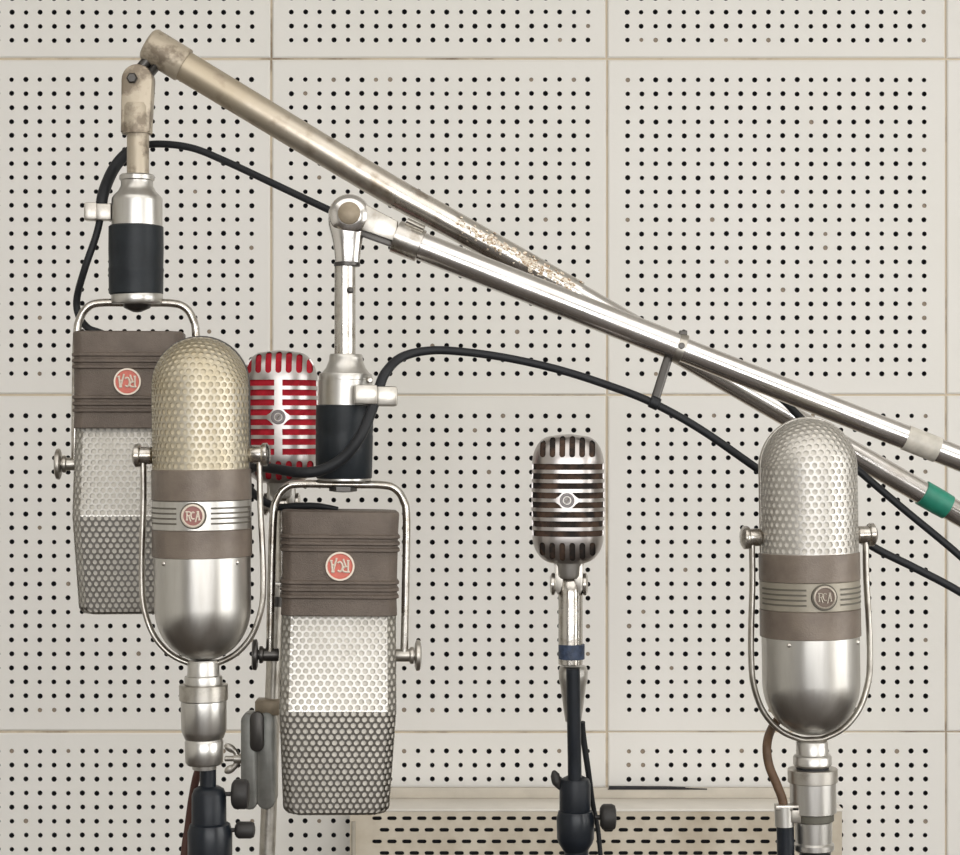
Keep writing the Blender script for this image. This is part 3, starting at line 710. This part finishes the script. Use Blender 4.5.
# ------------------------------------------------------------------ booms
def boom_upper():
    t = Thing('boom_stand', 'worn cream painted boom arm, the upper one, with green tape near its right end', 'boom stand', 1200, 1636, 2.2)
    t.o.location.z = 0
    w_ = lambda px, py, d: t.w(px, py, d)
    d0, d1 = 2.12, 2.20
    L = lambda px: d0+(d1-d0)*(px-150)/850
    P = [(166, 55), (375, 181), (441, 218), (578, 294)]
    sc_ = d0/2.2
    t.add('boom_arm', tube([w_(x, y, L(x)) for x, y in P], [15.5*.965, 15*.965, 14.3*.965, 13.2*.97], 32, 6), 'boom')
    # collar at the head end
    a, b = Vector(w_(148, 43.5, L(148))), Vector(w_(184, 65.5, L(184)))
    ax = (b-a)
    n = ax.normalized(); ln = ax.length
    t.add('end_collar', lathe([(13.5, -1), (15.5, .2), (17, 2.5), (17, ln-1), (16.6, ln), (15.5, ln+.3)], tuple(a), n, 40), 'painted')
    # flaked crust patch on the outer third of the tube
    import random as _r; rr = _r.Random(3); g = G()
    A, B = Vector(w_(455, 225, L(455))), Vector(w_(577, 293, L(577))); ax = (B-A).normalized(); side = ax.cross(Vector((0, -1, 0))).normalized()
    if side.z < 0: side = -side
    fr = Vector((0, -1, 0))
    for k in range(210):
        s_ = rr.random()**.8; r_ = 13.9-.9*s_; an = rr.gauss(.18, .32)
        c = A+(B-A)*s_ + (fr*math.cos(an)+side*math.sin(an))*(r_-.1)
        nrm = (fr*math.cos(an)+side*math.sin(an)); tz = ax; bi = nrm.cross(tz)
        q = rr.uniform(.7, 2.2); v = []; m_ = 6
        for e in range(m_): 
            th = 2*PI*e/m_; v.append(c + (tz*math.cos(th)*1.5 + bi*math.sin(th))*q*rr.uniform(.6, 1.1))
        v.append(c+nrm*rr.uniform(.4, 1.0))
        g.add(v, [(e, (e+1) % m_, m_) for e in range(m_)])
    t.add('flaked_crust', g, 'crust', label='flaked rusty crust', sharp=20)
    inner = [(570, 290), (935, 500), (1215, 661)]
    t.add('extension_tube', tube([w_(x, y, L(x)) for x, y in inner], 11.6, 32, 0), 'chrome_clean', label='bare chrome tube')
    a, b = Vector(w_(922, 492.5, L(922))), Vector(w_(948, 507.5, L(948)))
    n = (b-a).normalized(); ln = (b-a).length
    t.add('tape_band', lathe([(11.8, 0), (13, .3), (13.1, ln*.6), (12.6, ln-.3), (11.8, ln)], tuple(a), n, 40), 'green', label='green tape band')
    # upright at the right, outside the picture
    q = Vector(w_(1200, 652, L(1200)))
    t.add('pole', cyl(12, 20, q.z-8, (q.x, q.y+26, 0)), 'chrome')
    t.add('clamp', box(q.x-18, q.x+18, q.y-16, q.y+40, q.z-18, q.z+18, 4), 'cast')
    t.add('base', lathe([(110, 0), (110, 10), (100, 16), (30, 28), (14, 40)], (q.x, q.y+26, 0)), 'stand_black')
    # swivel at the head end with the drop tube
    P2 = lambda px, py, d=2.12: Vector(w_(px, py, d))
    c = P2(138.5, 81); hw = 15.6*.965
    poly = []
    for k in range(17): a_ = PI*k/16; poly.append((c.x+hw*math.cos(a_), c.z+hw*math.sin(a_)))
    b_ = P2(137, 133)
    poly += [(b_.x-14.3, b_.z+0), (b_.x+13.5, b_.z)]
    hd = t.add('swivel_head', prism(poly, c.y-10, c.y+10, 2.5), 'painted')
    t.add('bolt', lathe([(5.5, 0), (5.5, -2), (4, -3.5), (.01, -3.5)], (P2(134, 80).x, c.y-9.5, P2(134, 80).z), 'Y', 6), 'iron', hd)
    t.add('head_cuff', lathe([(14.6, P2(0, 134).z), (14.9, P2(0, 131).z), (14.5, P2(0, 108).z), (13, P2(0, 104).z)], (b_.x, c.y, 0), n=32), 'painted', hd)
    t.add('link_plate', tube([P2(142, 68, 2.12), P2(152, 56, 2.12)], 1, 12, 0, flat=(6, 8)), 'iron', hd)
    t.add('link_plate', tube([P2(150, 74, 2.12), P2(160, 62, 2.12)], 1, 12, 0, flat=(4, 8)), 'iron', hd)
    t.add('drop_tube', cyl(10.6, P2(0, 177).z, P2(0, 130).z, (P2(138, 0).x, c.y, 0)), 'painted')
    return t
boom_upper()

def boom_lower():
    d = 2.0
    t = Thing('boom_stand', 'polished chrome boom arm, the lower one, with a clamp ring and pale tape', 'boom stand', 1080, 1636, d)
    t.o.location.z = 0; t.py = 427.5+CAMZ/t.s
    q = lambda px, py, y=0: Vector(t.p(px, py, y))
    L = lambda x: 238+(x-400)*.3945
    def seg(a, b, y=0): return [q(a, L(a), y), q(b, L(b), y)]
    t.add('boom_arm', tube(seg(398, 682), 14.3, 40, 0), 'chrome_clean')
    t.add('extension_tube', tube([q(678, L(678)), q(905, L(905)), q(1100, L(1100))], 12.2, 40, 0), 'chrome_clean', label='narrower chrome tube')
    def ring(name, a, b, r, m, label=None, parent=None):
        A, B = seg(a, b); n = (B-A).normalized(); ln = (B-A).length
        return t.add(name, lathe([(r-1.6, 0), (r, .6), (r, ln-.6), (r-1.6, ln)], tuple(A), n, 40), m, parent, label)
    ring('end_collar', 395, 421, 16.6, 'chrome')
    # saddle plate on the collar
    A = q(407, 222, -6); B = q(424, 230, -6)
    t.add('set_plate', tube([A, B], 1, 12, 0, flat=(4, 6)), 'dull', label='dark slotted plate')
    cr_ = ring('clamp_ring', 676, 684, 15.2, 'dull')
    t.add('clamp_screw', cyl(3.2, -18, -13, (q(680, 0).x, 0, L(0)*0 + q(0, L(680)).z+2), 'Y', 16), 'iron', cr_)
    t.add('clamp_lug', box(q(679,0).x, q(687,0).x, -4, 3, q(0, 338).z, q(0, 330.5).z, 1), 'iron', cr_)
    ring('tape_band', 905, 938, 12.9, 'label_tape', 'pale paper tape band')
    # cable hanger
    h = [q(668, 358, -2), q(660, 382, -8), q(653, 403, -12)]
    hg = t.add('cable_hanger', tube(h, 1, 12, 5, flat=(4.6, 2.0)), 'iron')
    A = q(653.5, 403, -12)
    t.add('loop', lathe([(5.2, -5), (6.4, -4.4), (6.4, 4.4), (5.2, 5)], tuple(A), Vector((.88, 0, -.42)), 20), 'black', hg)
    # head: round knuckle that tapers into the drop tube
    c = q(349.5, 215.5)
    prof = [(11.6, q(0, 264).z), (12.3, q(0, 262).z), (13.4, q(0, 250).z), (15.6, q(0, 238).z), (19, q(0, 225).z), (19.5, q(0, 218).z)]
    hd = t.add('swivel_head', lathe(prof, (c.x-2.0, 0, 0), n=40).xf(lambda p: Vector((p.x, p.y*.62, p.z))).merge(lathe([(.01, -13), (8, -13), (15, -11.8), (19.5, -8), (21, -3), (21, 5), (18.5, 9.5), (10, 12), (.01, 12)], tuple(c), 'Y', 56)), 'chrome_clean')
    t.add('pin', lathe([(11.2, -12), (11.2, -13.6), (10, -14.4), (.01, -14.8)], (c.x+.5, 0, c.z+1), 'Y', 40), 'pin', hd, label='dull brass pin cap')
    t.add('cuff', cyl(13.2, q(0, 266.5).z, q(0, 262.5).z, (c.x-2.5, 0, 0)), 'iron', hd)
    t.add('drop_tube', cyl(10.6, q(0, 357).z, q(0, 264).z, (q(345, 0).x, 0, 0)), 'chrome')
    t.add('screw', lathe([(3.4, 0), (3.4, -1.5), (2, -2.4), (.01, -2.4)], (q(351, 0).x, -9.4, q(0, 291).z), 'Y', 16), 'iron', hd)
    # fork between knuckle and arm
    t.add('fork', prism([(q(366,0).x, q(0,205).z), (q(398,0).x, q(0,222).z), (q(397,0).x, q(0,243).z), (q(362,0).x, q(0,231).z)], -9, 9, 2.0), 'dull')
    t.add('fork', prism([(q(360,0).x, q(0,230).z), (q(392,0).x, q(0,240.5).z), (q(391,0).x, q(0,247).z), (q(360,0).x, q(0,236).z)], -5, 5, 1.0), 'iron')
    qx = q(1080, L(1080))
    t.add('clamp', box(qx.x-18, qx.x+18, -16, 40, qx.z-18, qx.z+18, 4), 'cast')
    t.add('pole', cyl(12, 20, qx.z-8, (qx.x, 26, 0)), 'chrome')
    t.add('base', lathe([(95, 0), (95, 10), (88, 16), (30, 28), (14, 40)], (qx.x, 26, 0)), 'stand_black')
    return t
boom_lower()

# ------------------------------------------------------------------ slotted chrome microphones
def slotted_mic(label, px, py, d, rot, k, split_bar, cloth, nv, tube_len, body_mat, nbot):
    t = Thing('slotted_microphone', label, 'microphone', px, py, d, rot)
    H = 129; n = 72
    def prof(ins=0):
        P = [(0.01, ins)]
        for i in range(0, 11):
            a = i/10*PI/2; P.append((14+(21.6-ins)*math.sin(a), ins + (27-ins)*(1-math.cos(a))))
        for z in (35, 45, 55, 65, 75, 85, 93): P.append((35.6-ins+.9*math.sin((z-27)/72*PI), z))
        for i in range(0, 13):
            a = i/12*PI/2; P.append((17+(18.8-ins)*math.cos(a), 99+(H-2.2-99-ins)*math.sin(a)))
        P += [(9, H-.8-ins), (0.01, H-ins)]; return P
    def shell(ins):
        v = []; f = []; pr = prof(ins); ex = 2/2.53
        for r, z in pr:
            for i in range(n):
                a = 2*PI*i/n; c, s_ = math.cos(a), math.sin(a)
                v.append((r*math.copysign(abs(c)**ex, c)*k, .92*r*math.copysign(abs(s_)**ex, s_)*k, z*k))
        for j in range(len(pr)-1):
            for i in range(n):
                l = (i+1) % n; f.append((j*n+i, j*n+l, (j+1)*n+l, (j+1)*n+i))
        return G().add(v, f)
    o = t.add('housing', shell(0), body_mat, weld=1e-6*3, sharp=0)
    inner = link_mesh('cut_a', shell(1.2), body_mat, t.s, t.o, weld=3e-6)
    # slot cutters
    g = G()
    Y0, Y1 = -60, -1.2
    for i in range(8):
        zc = (563-(466.3+9.43*i)); z0, z1 = (zc-2.95)*k, (zc+2.95)*k
        for sg in (-1, 1):
            if split_bar: xin = 3.9
            else: xin = 0
            if i in (3, 4):                      # curved ends round the badge
                up = (i == 4)
                poly = [(45, z0), (45, z1)]
                if up: e = [(11.5, z1), (8.5, (z0+2*z1)/3), (6.5, (2*z0+z1)/3), (max(xin, 4.6), z0)]
                else: e = [(max(xin, 4.6), z1), (6.5, (z0+2*z1)/3), (8.5, (2*z0+z1)/3), (11.5, z0)]
                poly += e
                g.merge(prism([(sg*x, z) for x, z in poly], Y0, Y1))
            elif split_bar: g.merge(prism([(sg*x, z) for x, z in ((45, z0), (45, z1), (xin, z1), (xin, z0))], Y0, Y1))
            elif sg > 0: g.merge(prism([(-45, z0), (-45, z1), (45, z1), (45, z0)], Y0, Y1))
        g.merge(prism([(-45, z0), (-45, z1), (45, z1), (45, z0)], 2.2, 60))
    def slot(cx, z0, z1, hw):
        P = []
        for q in range(9): a = PI*q/8; P.append((cx+hw*math.cos(a), z1-hw+hw*math.sin(a)))
        for q in range(9): a = PI+PI*q/8; P.append((cx+hw*math.cos(a), z0+hw+hw*math.sin(a)))
        return P
    for i in range(nv):
        cx = (i-(nv-1)/2)*9.75*k+.037; e = abs(cx)/(30*k)
        zt = 127.2 - 7.0*e**2.4
        g.merge(prism(slot(cx, 106*k, zt*k, 2.9*k), Y0, -2.2)); g.merge(prism(slot(cx, 106*k, zt*k, 2.9*k), 2.2, 60))
    for i in range(nbot):
        cx = (i-(nbot-1)/2)*9.9*k+.041
        g.merge(prism(slot(cx, (3.2 + 5.5*(abs(cx)/(26*k))**2)*k, 22*k, 2.9*k), Y0, -2.2)); g.merge(prism(slot(cx, 5*k, 22*k, 2.9*k), 2.2, 60))
    cut = link_mesh('cut_b', g, body_mat, t.s, t.o)
    for c in (inner, cut):
        md = o.modifiers.new('cut', 'BOOLEAN'); md.operation = 'DIFFERENCE'; md.solver = 'EXACT'; md.object = c
    bpy.context.view_layer.update()
    me = bpy.data.meshes.new_from_object(o.evaluated_get(bpy.context.evaluated_depsgraph_get()))
    o.modifiers.clear(); old = o.data; o.data = me; bpy.data.meshes.remove(old); me.name = 'housing'
    me.shade_smooth(); me.set_sharp_from_angle(angle=math.radians(32))
    for c in (inner, cut): mm = c.data; bpy.data.objects.remove(c); bpy.data.meshes.remove(mm)
    t.add('lining', shell(1.4), cloth, o, sharp=0, label='cloth lining behind the slots')
    # badge
    by = -.92*36.3*k; bz = (563-499.2)*k
    b = t.add('badge', lathe([(7.2, 3.5), (7.2, -.6), (6.4, -1.4), (5.4, -1.4), (5, -.8), (.01, -.9)], (0, by, bz), 'Y', 36, cap=False), 'badge_grey', o, label='small round badge')
    t.add('emblem', tube([(-2.2, by-1.2, bz-2.6), (.4, by-1.2, bz+.2), (-.4, by-1.2, bz+.2), (2.2, by-1.2, bz+2.8)], .55, 8, 0).merge(lathe([(4.2, .4), (4.0, -.5), (3.5, -.5), (3.3, .4)], (0, by-.9, bz), 'Y', 32, cap=False)), 'dull', b, label='raised ring and bolt mark')
    # swivel mount
    sc_ = k
    fk = t.add('swivel_mount', lathe([(17, 6), (16, 1), (14.2, -3), (13.8, -12), (12, -15)], (1, 0, 0), n=40).merge(cyl(4, -17, 18, (1, 0, -21), 'X', 24)), 'satin')
    for sg in (-1, 1):
        t.add('screw', lathe([(9, 0), (11.2, 1.2*sg), (11.2, 3.6*sg), (8, 5.2*sg), (.01, 5.6*sg)], (1+sg*13.5, -1, -21), 'X', 32), 'chrome', fk)
        t.add('lug', prism([(sg*5+1, 0), (sg*14+1, 0), (sg*14+1, -26), (sg*11+1, -31), (sg*7.5+1, -27), (sg*5.5+1, -20)], -9, 9, 1), 'dull', fk)
    st = t.add('stem', lathe([(10, -77-tube_len), (12.2, -76-tube_len), (12.2, -32), (11.5, -22), (6.5, -14)], (2.5, 0, 0), n=48), 'chrome')
    return t, st

mc, st = slotted_mic('small chrome slotted microphone with brown lining, standing alone in the middle', 568, 563, 2.0, -4, 1.0, False, 'brown_cloth', 6, 25, 'housing', 6)
mc.add('tape_band', cyl(13.2, -81, -96, (3.5, 0, 0), ch=.4), 'blue', st, label='frayed blue tape band')
g = lathe([(8, -160), (9.5, -150), (13, -124), (14.4, -119), (14.8, -110), (13.5, -105), (12.5, -104)], (5, 11, 0), n=40)
mc.add('connector', g, 'satin')
slotted_mic('chrome slotted microphone with bright red lining, between the left microphones', 280.5, 483, 2.15, 2, 1.03, True, 'red_cloth', 7, 22, 'housing', 7)

# ------------------------------------------------------------------ cables
def cable(name, label, pts, r, m, sleeve=None):
    P = [W(x, y, d) for x, y, d in pts]; o0 = P[0].copy()
    s = 2.0/F
    g = tube([p-o0 for p in P], (r*s if not isinstance(r, (list, tuple)) else [q*s for q in r]), 14, 8)
    o = link_mesh(name, g, m, 1.0); o.location = o0
    o['label'] = label; o['category'] = 'cable'
    if sleeve:
        a, b, rs = sleeve
        c = link_mesh('sleeve', tube([p-o0 for p in P[a:b]], rs*s, 16, 8), m, 1.0, o)
    return o
cable('microphone_cable', 'black cable from the far left microphone, arching to the lower boom and off right',
      [(108, 336, 2.125), (98, 332, 2.13), (88, 328, 2.13), (79, 316, 2.136), (77, 298, 2.134), (85, 268, 2.12), (96, 236, 2.12), (101, 214, 2.12), (103, 195, 2.125), (112, 172, 2.145), (124, 156, 2.152), (138, 147, 2.155), (160, 144, 2.15),
       (192, 148, 2.14), (225, 161, 2.13), (270, 182, 2.11), (327, 209, 2.09), (350, 219, 2.075), (395, 236, 2.06), (450, 259, 2.055), (600, 318, 2.05), (740, 374, 2.05), (778, 396, 2.05), (802, 419, 2.04), (850, 463, 2.04), (900, 506, 2.04), (960, 556, 2.035), (1000, 596, 2.02), (1034, 660, 1.98), (1080, 780, 1.93), (1150, 1100, 1.89), (1240, 1800, 1.86)],
      3.9, 'black', (7, 12, 6.2))
cable('microphone_cable', 'black cable looping from the front box microphone, clipped below the lower boom',
      [(338, 509, 2.0), (318, 506, 2.004), (296, 506, 2.010), (278, 507, 2.016), (262, 500, 2.02), (249, 488, 2.03), (246, 475, 2.02), (254, 467, 2.0), (275, 469, 1.97), (300, 472.5, 1.952), (322, 470, 1.948), (343, 458, 1.947), (360, 437, 1.947), (371, 412, 1.956), (379, 388, 1.970), (386, 372, 1.975),
       (402, 357, 1.99), (430, 350.5, 2.0), (465, 352, 2.0), (510, 358.5, 2.0), (560, 370, 2.0), (610, 386, 1.995), (653, 403, 1.988), (700, 429, 1.985), (755, 467, 1.99), (810, 505, 2.0), (870, 545, 1.995), (915, 568, 1.99), (960, 592, 1.985), (1015, 628, 1.96), (1050, 710, 1.92), (1100, 1100, 1.88), (1185, 1770, 1.85)],
      [2.2, 3.2, 3.6, 3.8, 4, 4, 4.4, 4.8, 5, 5.3, 5.4, 5.4, 5.4, 5.4, 5.2, 5, 4.6, 4.3, 4.1] + [4.0]*16, 'black')
cable('microphone_cable', 'thin black cable running down behind the slim black stand',
      [(582, 722, 2.012), (583, 735, 2.015), (588, 770, 2.02), (593, 805, 2.03), (598, 830, 2.03), (601, 860, 2.03), (615, 1000, 2.04), (700, 1670, 2.07)], [3.2, 3.2, 3.0, 2.6, 2.4, 2.4], 'black')
cable('microphone_cable', 'red brown cable hanging behind the left black stand',
      [(203, 762, 1.945), (197, 775, 1.95), (192, 800, 1.96), (188, 830, 1.965), (184, 860, 1.965), (172, 1000, 1.965), (85, 1710, 1.97)], 4.0, 'cable_red')
o = cable('microphone_cable', 'brown cable curving down from the right pill microphone into a black sleeve',
      [(794, 711, 1.948), (783, 715, 1.945), (772, 728, 1.93), (767, 745, 1.905), (769, 765, 1.90), (777, 785, 1.895), (782.5, 800, 1.893), (784, 815, 1.893), (785, 850, 1.893)], 4.3, 'cable_brown')
def loc(px, py, d=1.893): return W(px, py, d)-o.location
b = link_mesh('cable_sleeve', tube([loc(785, 818), loc(786, 870), loc(784, 1000), loc(740, 1450), loc(690, 1790)], .0083, 20, 0), 'stand_black', 1.0, o); b['label'] = 'black sleeve'
b = link_mesh('sleeve_ferrule', tube([loc(784, 806), loc(784.6, 826)], .0092, 20, 0), 'satin', 1.0, o)
g = box(-.006, .016, -.008, .004, -.004, .001, .0005).merge(box(.0085, .018, -.008, .004, -.016, .0, .0015)); 
b = link_mesh('cable_clip', g.xf(lambda p: p+loc(781, 805)), 'dull', 1.0, o)
